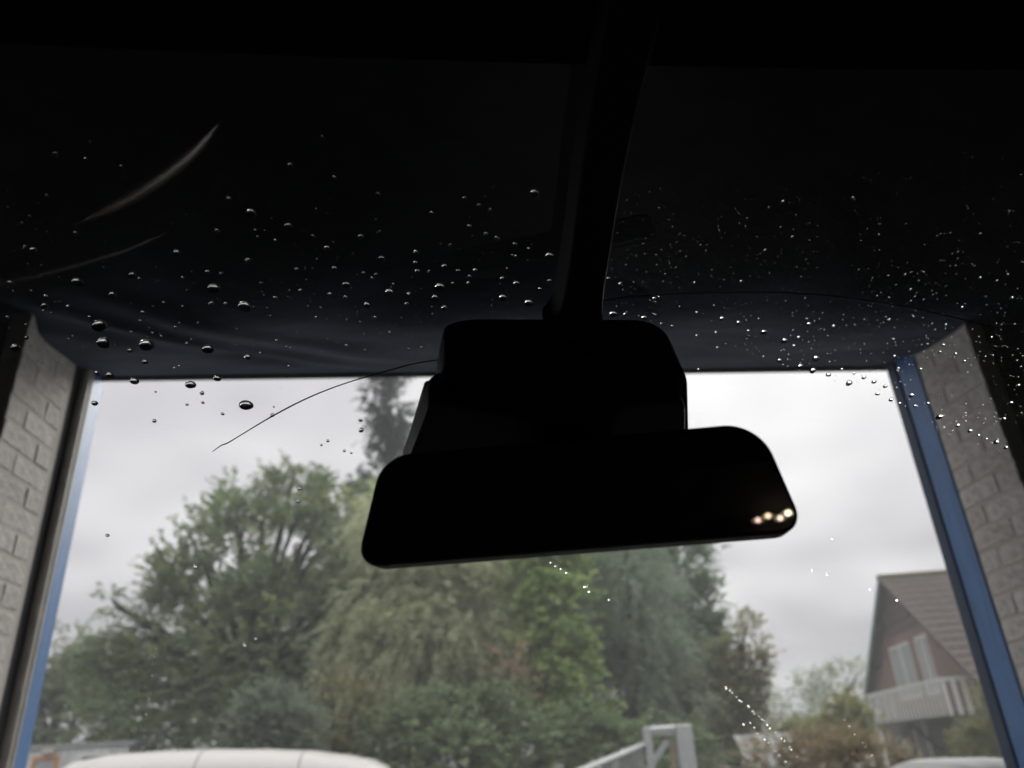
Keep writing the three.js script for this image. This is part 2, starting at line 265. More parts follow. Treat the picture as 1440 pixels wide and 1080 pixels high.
// ------------------------------------------------------------------ trees and shrubs
// sprays of small folded leaves on twigs that spring from lobes; each leaf carries the tone of its own
function crown(lobes, o) {
  o.clump ??= 20 / o.depth;
  const R = rng(o.seed), pos = [], nor = [], col = [], idx = [];
  const a = V(), b = V(), c = V(), d = V(), side = V(), n = V(), tip = V(), dir = V(), base = V(), C = new THREE.Color(), up = V(0, 1, 0);
  for (const [px, py, rp, dz = 0, tone] of lobes) {
    const D = o.depth + dz, ctr = at(px, py, D), r = rp * D / 1000, rz = r * (o.flat ?? 0.8);
    const count = Math.round((o.n ?? 1) * 88 * r * r / (o.twig * o.twig) * 0.55) + 6;
    for (let i = 0; i < count; i++) {
      dir.set(R() * 2 - 1, R() * 2 - 1, R() * 2 - 1).normalize();
      if (dir.z < -0.35 && R() < 0.6) dir.z *= -1;               // fewer on the far side
      const k = 0.35 + 0.62 * Math.cbrt(R()), lump = (1 + 0.5 * noise.noise(dir.x * 3.1 + o.seed, dir.y * 3.1, dir.z * 3.1 + rp)) * (R() < 0.08 ? 1.22 : 1);
      base.copy(ctr).add(V(dir.x * r, dir.y * r * (o.tall ?? 1), dir.z * rz).multiplyScalar(k * lump));
      if (!o.solid && noise.noise(base.x * o.clump, base.y * o.clump * 1.2, base.z * o.clump + o.seed) < -0.06 && R() < 0.86) continue;   // leaves stand in clumps
      dir.multiplyScalar(0.75).addScaledVector(up, o.up ?? 0.35).add(V(R() - 0.5, R() - 0.5, R() - 0.5).multiplyScalar(0.9)).normalize();
      const L = o.twig * (0.55 + 0.8 * R()), m = o.leaves ?? 12, droop = (o.droop ?? 0.3) * (0.5 + R()), t0 = (tone ?? 0) + (R() - 0.5) * 0.9;
      side.crossVectors(dir, up).normalize();
      for (let j = 0; j < m; j++) {
        const f = (j + 0.6) / m, s = o.leaf * (0.7 + 0.6 * R()) * (1 - 0.35 * f);
        a.copy(base).addScaledVector(dir, L * f).addScaledVector(up, -droop * L * f * f);
        d.copy(side).multiplyScalar(j % 2 ? 1 : -1).multiplyScalar(o.fan ?? 0.9).addScaledVector(dir, 0.5 + 0.5 * f).add(V(R() - 0.5, R() - 0.6, R() - 0.5).multiplyScalar(0.9)).normalize();
        n.set(R() - 0.5, R() * 1.2, R() - 0.5).cross(d).normalize();   // across the leaf
        tip.copy(a).addScaledVector(d, s); const w = s * (o.width ?? 0.3);
        b.copy(a).addScaledVector(d, s * 0.45).addScaledVector(n, w); c.copy(a).addScaledVector(d, s * 0.45).addScaledVector(n, -w);
        n.crossVectors(d, n).normalize();
        const q = pos.length / 3;
        for (const p of [a, c, tip, b]) { pos.push(p.x, p.y, p.z); nor.push(n.x, n.y, n.z); }
        idx.push(q, q + 1, q + 2, q, q + 2, q + 3);
        const t = Math.min(1, Math.max(0, 0.5 + 0.5 * (t0 + (R() - 0.5) * 0.7)));
        C.setRGB(...o.dark).lerp(new THREE.Color().setRGB(...o.light), t);
        if (o.accent && R() < o.accentShare * (tone > 0.8 ? 6 : 1)) C.lerp(new THREE.Color().setRGB(...o.accent), 0.5 + 0.5 * R());
        for (let e = 0; e < 4; e++) col.push(C.r, C.g, C.b);
      }
    }
  }
  const g = new THREE.BufferGeometry();
  g.setAttribute('position', new THREE.Float32BufferAttribute(pos, 3)); g.setAttribute('normal', new THREE.Float32BufferAttribute(nor, 3)); g.setAttribute('color', new THREE.Float32BufferAttribute(col, 3)); g.setIndex(idx);
  return g;
}
function tree(name, label, category, trunkPx, trunkR, lobes, o, barkM = M.bark) {
  const foot = at(trunkPx, 1062, o.depth); foot.y = 0;
  const t = thing(name, label, category, o.group, foot), R = rng(o.seed + 5), neg = foot.clone().negate();
  const tops = lobes.map(([px, py, rp, dz = 0]) => at(px, py, o.depth + dz)), high = tops.reduce((p, q) => (q.y > p.y ? q : p));
  const mid = foot.clone().lerp(high, 0.45); mid.x = foot.x * 0.75 + high.x * 0.25;
  const geos = [limb([foot, mid.clone().lerp(foot, 0.5), mid, high], [trunkR, trunkR * 0.8, trunkR * 0.55, trunkR * 0.12], 9)];
  tops.forEach((p, i) => {
    const from = o.whorl ? foot.clone().lerp(high, Math.max(0.05, (p.y - 0.4) / high.y)) : foot.clone().lerp(mid, 0.35 + 0.65 * R()), bend = from.clone().lerp(p, 0.55); bend.y += 0.12 * p.distanceTo(from);
    geos.push(limb([from, bend, p], [trunkR * (o.whorl ? 0.14 : 0.42), trunkR * (o.whorl ? 0.1 : 0.25), trunkR * 0.06], 6));
    for (let k = 0; k < 4; k++) { const r = lobes[i][2] * o.depth / 1000, e = p.clone().add(V(R() - 0.5, R() - 0.3, R() - 0.5).normalize().multiplyScalar(r * 0.85)); geos.push(limb([bend.clone().lerp(p, 0.3 + 0.6 * R()), p.clone().lerp(e, 0.4), e], [trunkR * 0.12, trunkR * 0.07, trunkR * 0.02], 5)); }
  });
  mesh('trunk', mergeGeometries(geos).translate(neg.x, neg.y, neg.z), barkM, t);
  mesh('crown', crown(lobes, o).translate(neg.x, neg.y, neg.z), M.leaf, t);
  return t;
}
const G = { dark: [0.095, 0.14, 0.08], light: [0.36, 0.45, 0.25] };
tree('broadleaf_tree', 'large dark green feathery tree left of the mirror, yellowing in one tuft', 'tree', 330, 0.32,
  [[310, 890, 100], [390, 800, 95, -0.5], [285, 775, 42], [262, 742, 17], [335, 740, 44], [330, 700, 20], [420, 712, 48], [412, 672, 18], [372, 700, 26], [490, 735, 58], [225, 915, 55], [195, 872, 22], [243, 815, 32], [222, 775, 14], [400, 910, 110, -1], [510, 850, 75, 0.5], [470, 712, 20, -1.4, 1.6], [560, 760, 70, 1], [300, 985, 100], [190, 975, 50], [160, 905, 26], [140, 945, 32], [160, 850, 13], [460, 690, 24], [520, 800, 60, 2], [450, 960, 70, 1.5]],
  { seed: 11, depth: 22, twig: 0.55, leaf: 0.15, leaves: 13, up: 0.45, n: 1.3, accent: [0.42, 0.33, 0.05], accentShare: 0.07, ...G });
tree('hazy_tree', 'low grey-green tree at the far left beside the blue post', 'tree', 70, 0.2,
  [[80, 940, 42], [60, 985, 60], [120, 985, 50], [35, 1020, 50], [110, 1030, 50], [100, 915, 22]],
  { seed: 12, depth: 29, twig: 0.5, leaf: 0.15, leaves: 11, n: 1.2, dark: [0.113, 0.141, 0.095], light: [0.322, 0.360, 0.227] });
{ // the thin conifer: whorls of twigs that leave gaps
  const L = []; const R = rng(77);
  for (let k = 0; k < 34; k++) { const f = k / 33, w = 16 + 40 * f * (0.7 + 0.3 * Math.sin(k * 1.9)); L.push([546 + (R() - 0.5) * 2 * w, 500 + 195 * f, 10 + 9 * R(), (R() - 0.5) * 1.5]); }
  tree('conifer_tree', 'tall thin dark conifer rising behind, touching the top of the opening', 'tree', 548, 0.25, L,
    { seed: 13, whorl: true, depth: 25, twig: 0.5, leaf: 0.16, leaves: 14, up: -0.05, droop: 0.3, n: 1.0, width: 0.32, dark: [0.025, 0.036, 0.028], light: [0.09, 0.11, 0.08] });
}
tree('silver_tree', 'pale silvery green tree with drooping sprays below the left half of the mirror', 'tree', 590, 0.26,
  [[590, 820, 75], [640, 855, 80, -0.4], [540, 850, 62], [520, 920, 58], [660, 800, 60], [690, 850, 45, -0.3], [590, 910, 75, -0.5], [640, 930, 50], [500, 960, 45], [560, 740, 60], [650, 720, 70], [600, 870, 100, 1.6], [540, 800, 70, 1.4], [670, 790, 70, 1.2]],
  { seed: 14, depth: 19.5, twig: 0.42, leaf: 0.12, leaves: 16, up: -0.1, droop: 0.8, n: 1.9, width: 0.22, dark: [0.40, 0.43, 0.27], light: [0.78, 0.80, 0.58], accent: [0.36, 0.26, 0.12], accentShare: 0.02 });
tree('green_tree', 'bright leaf-green tree below the middle of the mirror', 'tree', 752, 0.13,
  [[762, 815, 40], [785, 855, 42, -0.3], [765, 920, 40], [745, 955, 28], [805, 935, 36], [770, 965, 32, -0.4], [770, 760, 50], [825, 985, 28]],
  { seed: 15, depth: 18.5, twig: 0.36, leaf: 0.17, leaves: 9, up: 0.1, droop: 0.5, n: 1.3, width: 0.42, dark: [0.20, 0.30, 0.11], light: [0.62, 0.74, 0.34] }, M.paleBark);
tree('blue_conifer', 'bluish grey-green conifer below the right half of the mirror', 'tree', 890, 0.24,
  [[880, 790, 55], [900, 850, 58, -0.3], [870, 900, 52], [915, 920, 55], [890, 975, 60], [940, 980, 45], [880, 720, 60], [845, 830, 44, 0.6], [845, 900, 40, 0.6], [870, 840, 75, 1.5], [840, 780, 60, 1.4]],
  { seed: 16, depth: 20, twig: 0.45, leaf: 0.11, leaves: 17, up: -0.15, droop: 0.8, n: 1.8, width: 0.2, dark: [0.21, 0.27, 0.20], light: [0.58, 0.66, 0.52] });
tree('dark_evergreen', 'dense dark evergreen with an upright right edge, right of the mirror centre', 'tree', 965, 0.3,
  [[950, 800, 46], [965, 860, 42], [955, 930, 55], [990, 910, 36], [970, 985, 55], [950, 730, 45], [945, 660, 40]],
  { seed: 17, solid: true, depth: 23, twig: 0.42, leaf: 0.12, leaves: 14, up: 0.5, n: 1.6, dark: [0.120, 0.187, 0.120], light: [0.381, 0.490, 0.299] });
tree('russet_tree', 'lower dark green tree with russet leaves at the right end of the tree mass', 'tree', 1025, 0.18,
  [[1040, 905, 30], [1025, 950, 44], [1055, 945, 24], [1000, 1000, 50], [1040, 1000, 32], [1048, 882, 14], [1000, 1050, 50]],
  { seed: 18, depth: 21.5, twig: 0.36, leaf: 0.13, leaves: 11, up: 0.4, n: 1.4, dark: [0.157, 0.183, 0.105], light: [0.465, 0.465, 0.256], accent: [0.30, 0.11, 0.04], accentShare: 0.07 });
tree('ivy_thicket', 'dense dark ivy-like thicket along the foot of the trees', 'shrub', 690, 0.12,
  [[520, 1060, 34], [575, 1035, 38], [632, 1050, 36, -0.3], [668, 1012, 30], [725, 1040, 38], [770, 1062, 36, -0.3], [822, 1030, 30], [850, 1055, 34], [898, 1066, 32], [640, 1085, 50, -0.6], [450, 1068, 30], [705, 985, 20], [600, 1000, 22], [960, 1060, 32, 1]],
  { seed: 19, solid: true, depth: 16.5, twig: 0.42, leaf: 0.13, leaves: 9, up: 0.3, droop: 0.5, n: 1.25, width: 0.42, dark: [0.098, 0.141, 0.084], light: [0.387, 0.476, 0.253] }, M.paleBark);
tree('dark_tree', 'dark green tree filling the gap behind the silvery and feathery trees', 'tree', 470, 0.3,
  [[420, 920, 95], [540, 870, 95], [620, 830, 80], [480, 1010, 90], [620, 980, 100], [330, 1010, 80], [230, 1005, 62], [150, 1025, 42]],
  { seed: 31, solid: true, depth: 27, twig: 0.7, leaf: 0.2, leaves: 11, up: 0.3, n: 1.1, width: 0.36, ...G });
tree('dark_tree', 'dark green tree filling the gap behind the bright green tree', 'tree', 800, 0.3,
  [[720, 850, 95], [810, 830, 90], [890, 850, 75], [730, 980, 95], [840, 970, 95], [930, 970, 60], [940, 1040, 60]],
  { seed: 32, solid: true, depth: 27, twig: 0.7, leaf: 0.2, leaves: 11, up: 0.3, n: 1.1, width: 0.36, ...G });
tree('twig_shrub', 'patch of pinkish brown withered twigs between the silver and green trees', 'shrub', 715, 0.06,
  [[716, 925, 20], [738, 962, 15], [708, 955, 16]],
  { seed: 20, depth: 17.6, twig: 0.4, leaf: 0.1, leaves: 10, up: 0.2, n: 0.9, width: 0.2, dark: [0.302, 0.209, 0.161], light: [0.850, 0.624, 0.491] });
tree('round_bush', 'rounded pale blue-green bush above the white van', 'shrub', 385, 0.08,
  [[385, 1020, 42], [350, 1040, 34], [415, 1040, 34], [385, 1055, 45], [380, 990, 22]],
  { seed: 21, solid: true, depth: 15, twig: 0.22, leaf: 0.07, leaves: 12, up: 0.4, n: 1.2, dark: [0.146, 0.182, 0.138], light: [0.396, 0.453, 0.354] });
tree('olive_shrub', 'yellowish olive shrub right of the rounded bush', 'shrub', 468, 0.07,
  [[470, 985, 30], [485, 1020, 32], [455, 1040, 30], [500, 990, 24]],
  { seed: 22, depth: 16, twig: 0.28, leaf: 0.1, leaves: 10, up: 0.5, n: 1.1, dark: [0.153, 0.165, 0.086], light: [0.404, 0.381, 0.212], accent: [0.42, 0.30, 0.08], accentShare: 0.05 });
tree('birch_tree', 'lacy light green tree far off left of the brick house', 'tree', 1160, 0.2,
  [[1150, 985, 34], [1120, 1005, 30], [1195, 965, 26], [1205, 950, 18], [1175, 1005, 34], [1100, 1020, 26], [1215, 985, 24]],
  { seed: 23, depth: 42, twig: 0.6, leaf: 0.17, leaves: 9, up: 0.4, n: 0.9, dark: [0.189, 0.227, 0.151], light: [0.473, 0.511, 0.340] });
tree('hedge', 'clipped olive-green hedge beside the brick house', 'hedge', 1190, 0.08,
  [[1190, 1010, 22], [1200, 1030, 24], [1175, 1035, 22], [1150, 1045, 24], [1120, 1050, 26]],
  { seed: 24, solid: true, depth: 24, twig: 0.25, leaf: 0.1, leaves: 10, n: 1.4, dark: [0.189, 0.209, 0.066], light: [0.416, 0.416, 0.151] });
tree('russet_bush', 'broad russet and olive bush at the bottom edge, left of the house', 'shrub', 1150, 0.06,
  [[1085, 1085, 30], [1135, 1074, 32], [1190, 1070, 32], [1235, 1080, 28], [1160, 1095, 44], [1265, 1098, 26]],
  { seed: 25, solid: true, depth: 11, twig: 0.2, leaf: 0.055, leaves: 12, up: 0.5, n: 1.2, dark: [0.158, 0.158, 0.092], light: [0.402, 0.358, 0.226], accent: [0.42, 0.22, 0.12], accentShare: 0.22 });
tree('golden_conifer', 'yellow-green conifer shrub against the white house wall by the right post', 'shrub', 1380, 0.08,
  [[1378, 1050, 20], [1398, 1040, 22], [1366, 1064, 22], [1394, 990, 15], [1400, 1066, 26], [1404, 965, 12]],
  { seed: 26, solid: true, depth: 19, twig: 0.25, leaf: 0.09, leaves: 12, up: 0.8, n: 1.2, width: 0.2, dark: [0.116, 0.137, 0.058], light: [0.364, 0.364, 0.164] });

// ------------------------------------------------------------------ the brick house with the balcony
{
  const A = 11.3 * RAD, H0 = at(1237, 814, 30), U = V(Math.sin(A), 0, -Math.cos(A)), W = V(Math.cos(A), 0, Math.sin(A));   // U runs along the gable away from us, W into the house
  const P0 = V(H0.x, 0, H0.z).addScaledVector(W, 0.32);
  const house = thing('house', 'brown brick house with tiled gable roof and white slatted balcony', 'house', null, P0);
  const rel = (s, w, y) => V(0, y, 0).addScaledVector(U, s).addScaledVector(W, w);
  const hit = (px, py, w = 0) => { const q = onPlane(px, py, P0.clone().addScaledVector(W, w), W).sub(P0); return [q.dot(U), q.y]; };
  const basis = new THREE.Matrix4().makeBasis(U, V(0, 1, 0), W);                           // local x = along the gable, y up, z into the house (left-handed: shapes are double sided)
  const put = (g) => { g.applyMatrix4(basis); return g; };
  const YR = H0.y, half = 5.3, YE = YR - 3.75, deep = 9;
  const brick = tex(512, (u, v) => { const row = Math.floor(v * 32), x = u * 10 + (row % 2) * 0.5, fx = x - Math.floor(x), fy = v * 32 - row, h = Math.sin((Math.floor(x) % 10) * 12.9 + row * 78.2) * 43758.5, t = h - Math.floor(h), j = fx < 0.05 || fy < 0.14; return j ? [0.46, 0.42, 0.40] : [0.46 + 0.10 * t, 0.375 + 0.07 * t, 0.345 + 0.07 * t]; }, true);
  const brickM = new THREE.MeshPhysicalMaterial({ map: brick, roughness: 0.95, side: THREE.DoubleSide });
  // gable wall with its openings
  const s = new THREE.Shape(); s.moveTo(-half + 0.4, 0); s.lineTo(half - 0.4, 0); s.lineTo(half - 0.4, YE + 0.25); s.lineTo(0, YR - 0.12); s.lineTo(-half + 0.4, YE + 0.25); s.closePath();
  const [aL, aT] = hit(1248, 912), [aR] = hit(1279, 912), [bL, bT] = hit(1283, 897), [bR] = hit(1320, 960), sill = 3.0;
  const wins = [[Math.max(aL, aR), Math.min(aL, aR), aT, 2.55], [Math.max(bL, bR), Math.min(bL, bR), bT, 2.55]];
  for (const [x1, x0, y1, y0] of wins) { const h = new THREE.Path(); h.moveTo(x0, y0); h.lineTo(x1, y0); h.lineTo(x1, y1); h.lineTo(x0, y1); h.closePath(); s.holes.push(h); }
  const upper = new THREE.ExtrudeGeometry(s, { depth: 0.25, bevelEnabled: false });
  { const uv = upper.attributes.uv; for (let i = 0; i < uv.count; i++) uv.setXY(i, uv.getX(i) / 2.3, uv.getY(i) / 2.4); }
  mesh('gable_wall', put(upper), brickM, house);
  mesh('side_wall', put(box(-half + 0.4, -half + 0.65, 0, YE + 0.1, 0.26, deep)), M.render, house);
  mesh('side_wall', put(box(half - 0.65, half - 0.4, 0, YE + 0.1, 0.26, deep)), M.render, house);
  mesh('back_wall', put(box(-half + 0.4, half - 0.4, 0, YE + 0.1, deep, deep + 0.2)), M.render, house);
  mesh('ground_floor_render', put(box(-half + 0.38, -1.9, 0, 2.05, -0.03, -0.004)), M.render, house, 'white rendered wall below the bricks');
  mesh('porch_shade_sheet', put(box(-1.88, half - 0.42, 0, 2.05, -0.025, -0.004)), std(0.07, 0.065, 0.06, 0.9), house);  // dark sheet whose colour stands in for the shade under the balcony
  // roof: rows of lapping tiles on both slopes, ridge tiles
  const tileTex = tex(256, (u, v) => { const l = Math.max(0, ring(u, v, 16, 4, 4)) * 1.6, n = ring(u, v, 40, 2, 3) * 0.25; return [0.112 + n * 0.12 + l * 0.16, 0.088 + n * 0.09 + l * 0.15, 0.08 + n * 0.08 + l * 0.14]; });
  const tileM = std(1, 1, 1, 0.9, { side: THREE.DoubleSide, map: at2(tileTex, 3, 0.6), bumpMap: at2(rough, 12, 12), bumpScale: 0.01 });
  const mossM = std(0.14, 0.125, 0.06, 0.95, { map: at2(mottle, 8, 2) });
  const slope = Math.atan2(YR - YE, half), len = Math.hypot(YR - YE, half);
  for (const sg of [-1, 1]) {
    const roof = new THREE.Group(); roof.name = 'roof'; house.add(roof);
    const rows = [];
    for (let k = 0; k * 0.44 < len; k++) {
      const g = grid(120, 3, (u, v, p) => { const lip = v > 0.9, d = k * 0.44 + (lip ? 0.49 : v * 0.735), wave = 0.022 * Math.abs(Math.sin(u * 120 / 4 * Math.PI)) , l = lip ? -0.03 : 0.17 * v; p.set(sg * d * Math.cos(slope), YR - d * Math.sin(slope) + (l + wave) * Math.cos(slope), -0.32 + (deep + 0.8) * u); });
      rows.push(g);
    }
    mesh('roof_deck', put(grid(2, 2, (u, v, p) => { const d = v * len; p.set(sg * d * Math.cos(slope), YR - d * Math.sin(slope) - 0.03, -0.31 + (deep + 0.77) * u); })), new THREE.MeshPhysicalMaterial({ color: new THREE.Color().setRGB(0.10, 0.085, 0.07), roughness: 0.9, side: THREE.DoubleSide }), roof);
    mesh('roof_tiles', put(mergeGeometries(rows)), tileM, roof);
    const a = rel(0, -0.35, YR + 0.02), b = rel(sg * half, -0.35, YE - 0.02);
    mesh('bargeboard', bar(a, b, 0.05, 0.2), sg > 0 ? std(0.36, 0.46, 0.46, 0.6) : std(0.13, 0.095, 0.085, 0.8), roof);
    for (const f of [0.3, 0.62, 0.95]) mesh('purlin', put(box(sg * half * f - 0.08, sg * half * f + 0.08, YR - (YR - YE) * f - 0.34, YR - (YR - YE) * f - 0.14, -0.3, 0.1)), std(0.05, 0.04, 0.035, 0.8), roof);
  }
  { // the top of the gable is hung with tiles in lapping rows
    const rows = [];
    for (let k = 0; k < 5; k++) {
      const yT = YR - 0.2 - k * 0.3, yB = yT - 0.33, hw = (y) => Math.max(0.02, half * (YR - y) / (YR - YE) - 0.12);
      rows.push(grid(30, 3, (u, v, p) => { const lip = v > 0.9, y = lip ? yB : yT + (yB - yT) * v * 1.5; p.set((2 * u - 1) * hw(y), y, -0.012 - (lip ? 0 : 0.09 * v) - 0.008 * Math.sin(u * hw(y) * 40)); }));
    }
    mesh('hung_tiles', put(mergeGeometries(rows)), tileM, house);
  }
  const ridge = []; for (let k = 0; k < 26; k++) ridge.push(new THREE.CylinderGeometry(0.12, 0.13, 0.37, 9, 1, false).rotateX(Math.PI / 2).translate(0, YR + 0.02, -0.2 + k * 0.36));
  mesh('ridge', put(mergeGeometries(ridge)), mossM, house, 'mossy ridge tiles');
  // windows: frame, panes, a door-high pair behind the balcony
  for (const [x1, x0, y1, y0] of wins) {
    const f = new THREE.Group(); f.name = 'window'; house.add(f);
    const t = 0.09, fm = std(0.72, 0.72, 0.70, 0.4);
    mesh('frame', put(mergeGeometries([box(x0, x0 + t, y0, y1, 0.02, 0.12), box(x1 - t, x1, y0, y1, 0.02, 0.12), box(x0 + t, x1 - t, y1 - t, y1, 0.02, 0.12), box(x0 + t, x1 - t, y0, y0 + t, 0.02, 0.12), box((x0 + x1) / 2 - 0.05, (x0 + x1) / 2 + 0.05, y0 + t, y1 - t, 0.03, 0.11)])), fm, f);
    mesh('pane', put(box(x0 + t, x1 - t, y0 + t, y1 - t, 0.06, 0.07)), std(0.05, 0.055, 0.06, 0.05), f);
    mesh('curtain', put(grid(40, 2, (u, v, p) => p.set(x0 + t + (x1 - x0 - 2 * t) * u, y0 + t + (y1 - y0 - 2 * t) * v, 0.052 + 0.006 * Math.sin(u * 60)))), std(0.36, 0.37, 0.38, 0.9, { side: THREE.DoubleSide }), f);
  }
  // balcony: far corner to near corner in front of the gable, with pickets and struts
  const [c0] = hit(1216, 978, -0.95), [c1, ct] = hit(1318, 955, -0.95), [, cb] = hit(1307, 1002, -0.95);
  const bal = new THREE.Group(); bal.name = 'balcony'; house.add(bal); bal.userData.label = 'white balcony with upright slats';
  const wood = std(0.66, 0.66, 0.64, 0.6), dk = std(0.05, 0.045, 0.04, 0.85), s0 = Math.max(c0, c1), s1 = Math.min(c0, c1);
  mesh('floor', put(box(s1, s0, cb - 0.18, cb - 0.02, -0.95, 0)), dk, bal);
  mesh('top_rail', put(mergeGeometries([box(s1 - 0.03, s0 + 0.03, ct - 0.05, ct + 0.03, -1.01, -0.91), box(s1 - 0.03, s1 + 0.06, ct - 0.05, ct + 0.03, -0.905, 0), box(s0 - 0.06, s0 + 0.03, ct - 0.05, ct + 0.03, -0.905, 0)])), wood, bal);
  const pick = new RoundedBoxGeometry(0.15, ct - cb + 0.12, 0.014, 1, 0.004), pickSide = new RoundedBoxGeometry(0.03, ct - cb + 0.12, 0.13, 1, 0.006);
  put(pick); put(pickSide);
  const nP = Math.round((s0 - s1) / 0.31);
  for (let k = 0; k <= nP; k++) mesh('picket', pick, wood, bal).position.copy(rel(s1 + (s0 - s1) * k / nP, -0.995, (ct + cb) / 2 - 0.08));
  for (let k = 0; k < 4; k++) for (const e of [s1, s0]) mesh('picket', pickSide, wood, bal).position.copy(rel(e, -0.84 + k * 0.27, (ct + cb) / 2 - 0.08));
  for (const e of [s1 + 0.35, (s0 + s1) / 2, s0 - 0.35]) mesh('strut', bar(rel(e, -0.85, cb - 0.18), rel(e, -0.02, cb - 1.1), 0.13), dk, bal);
  const dr = new THREE.Group(); dr.name = 'door'; house.add(dr);
  mesh('door_leaf', put(box(0.2, 1.15, 0, 1.9, -0.07, -0.03)), std(0.06, 0.055, 0.05, 0.6), dr);
  mesh('door_frame', put(mergeGeometries([box(0.1, 0.2, 0, 2.0, -0.09, -0.03), box(1.15, 1.25, 0, 2.0, -0.09, -0.03), box(0.2, 1.15, 1.9, 2.0, -0.09, -0.03)])), wood, dr);
  const lampM = std(0.62, 0.6, 0.55, 0.4), [ls, ly] = hit(1277, 1050, -0.3);
  const lamp = new THREE.Group(); lamp.name = 'porch_lamp'; house.add(lamp);
  mesh('lamp_body', new THREE.CylinderGeometry(0.14, 0.10, 0.5, 12).translate(...rel(ls, -0.3, ly).toArray()), lampM, lamp);
  mesh('lamp_cap', new THREE.ConeGeometry(0.2, 0.12, 12).translate(...rel(ls, -0.3, ly + 0.31).toArray()), std(0.40, 0.22, 0.13, 0.6), lamp);
}

// ------------------------------------------------------------------ site cabin, gate, ribbed roof
{
  const p = at(190, 1041, 20), q = at(-30, 1052, 20.2), yT = p.y, cab = thing('site_cabin', 'low grey-white cabin with orange framed board at bottom left', 'cabin', null, V(p.x, 0, p.z));
  const x0 = q.x - p.x, X = (px) => at(px, 1060, 20).x - p.x, Y = (py) => at(80, py, 20).y;
  mesh('wall', box(x0, -0.12, 0, yT - 0.10, -0.7, -0.05), std(0.78, 0.79, 0.81, 0.7, { map: at2(mottle, 3, 2) }), cab);
  mesh('roof_slab', box(x0 - 0.1, 0, yT - 0.10, yT, -0.8, 0.0, 0.02), std(0.36, 0.37, 0.375, 0.8, { map: at2(mottle, 4, 2) }), cab);
  const om = std(0.55, 0.26, 0.07, 0.55), xa = X(18), xb = X(64), yb = Y(1062);
  const board = new THREE.Group(); board.name = 'framed_board'; cab.add(board); board.userData.label = 'board in an orange frame';
  mesh('frame', mergeGeometries([box(xa, xb, yb - 0.06, yb, -0.05, 0.0), box(xa, xa + 0.06, 0.3, yb - 0.06, -0.05, 0.0), box(xb - 0.06, xb, 0.3, yb - 0.06, -0.05, 0.0)]), om, board);
  mesh('panel', box(xa + 0.06, xb - 0.06, 0.3, yb - 0.06, -0.048, -0.03), std(0.42, 0.43, 0.45, 0.6), board);
  const xl = X(46); const lm = new THREE.Group(); lm.name = 'wall_lamp'; cab.add(lm);
  mesh('lamp_body', box(xl - 0.12, xl + 0.12, yb + 0.03, yb + 0.14, -0.05, 0.1, 0.03), std(0.45, 0.42, 0.36, 0.5), lm);
  const wa = X(98), wb = X(150), wy = Y(1060), win = new THREE.Group(); win.name = 'window'; cab.add(win);
  mesh('frame', mergeGeometries([box(wa, wb, wy - 0.07, wy, -0.05, 0.01), box(wa, wa + 0.07, 0.9, wy - 0.07, -0.05, 0.01), box(wb - 0.07, wb, 0.9, wy - 0.07, -0.05, 0.01), box(wa, wb, 0.83, 0.9, -0.05, 0.01)]), std(0.75, 0.75, 0.74, 0.4), win);
  mesh('pane', box(wa + 0.07, wb - 0.07, 0.9, wy - 0.07, -0.049, -0.04), std(0.30, 0.34, 0.34, 0.1), win);
}
{
  const D = 12, a = at(909, 1021, D), b = at(958, 1019, D), gate = thing('metal_gate', 'galvanised metal gate frame with wide post and diagonal brace', 'gate', null, V(b.x, 0, b.z)), o = V(-b.x, 0, -b.z);
  const P = (px, py, dz = 0) => at(px, py, D + dz).add(o), foot = (p) => V(p.x, 0, p.z);
  const wide = P(959, 1019), thin = P(909, 1022);
  mesh('post', bar(foot(wide), wide, 0.22, 0.2), M.galv, gate, 'wide flat gate post');
  mesh('post', bar(foot(thin), thin, 0.10), M.galv, gate, 'slim gate post');
  mesh('top_bar', bar(thin.clone().add(V(0.05, -0.06, 0)), wide.clone().add(V(-0.11, -0.06, 0)), 0.11), M.galv, gate);
  mesh('brace', bar(P(912, 1085), P(938, 1042), 0.07), M.galv, gate);
  mesh('stile', bar(foot(P(943, 1040)), P(943, 1036), 0.06), std(0.30, 0.25, 0.2, 0.7), gate);
  const rail = thing('railing', 'sloping grey railing with thin bars running left from the gate', 'railing', null, V(thin.x - o.x, 0, thin.z - o.z)), o2 = V(-(thin.x - o.x), 0, -(thin.z - o.z));
  const Q = (px, py, dz = 0) => at(px, py, D + dz).add(o2), t0 = Q(906, 1047), t1 = Q(838, 1075, -1.2), t2 = t1.clone().add(t1.clone().sub(t0).multiplyScalar(0.8));
  mesh('top_bar', bar(t0, t2, 0.06), M.galv, rail);
  for (let k = 1; k < 20; k++) { const p = t0.clone().lerp(t2, k / 20); mesh('bar', bar(V(p.x, 0.1, p.z), p, k % 7 === 0 ? 0.05 : 0.022), M.galv, rail); }
}
{
  const p = at(1080, 1040, 17), r = thing('lean_to', 'small pale ribbed lean-to roof behind the russet bush', 'shed', null, V(p.x, 0, p.z));
  const w = 0.5, mt = std(0.36, 0.37, 0.38, 0.6);
  for (let k = 0; k < 6; k++) mesh('roof_strip', bar(V(-w + k * 0.2 - 0.02, p.y + 0.1, -0.2), V(-w + k * 0.2 + 0.02, p.y - 0.4, 0.3), 0.19, 0.03), mt, r);
  mesh('wall', box(-w, w + 0.05, 0, p.y - 0.45, -0.2, 0.25), std(0.3, 0.3, 0.3, 0.8), r);
}

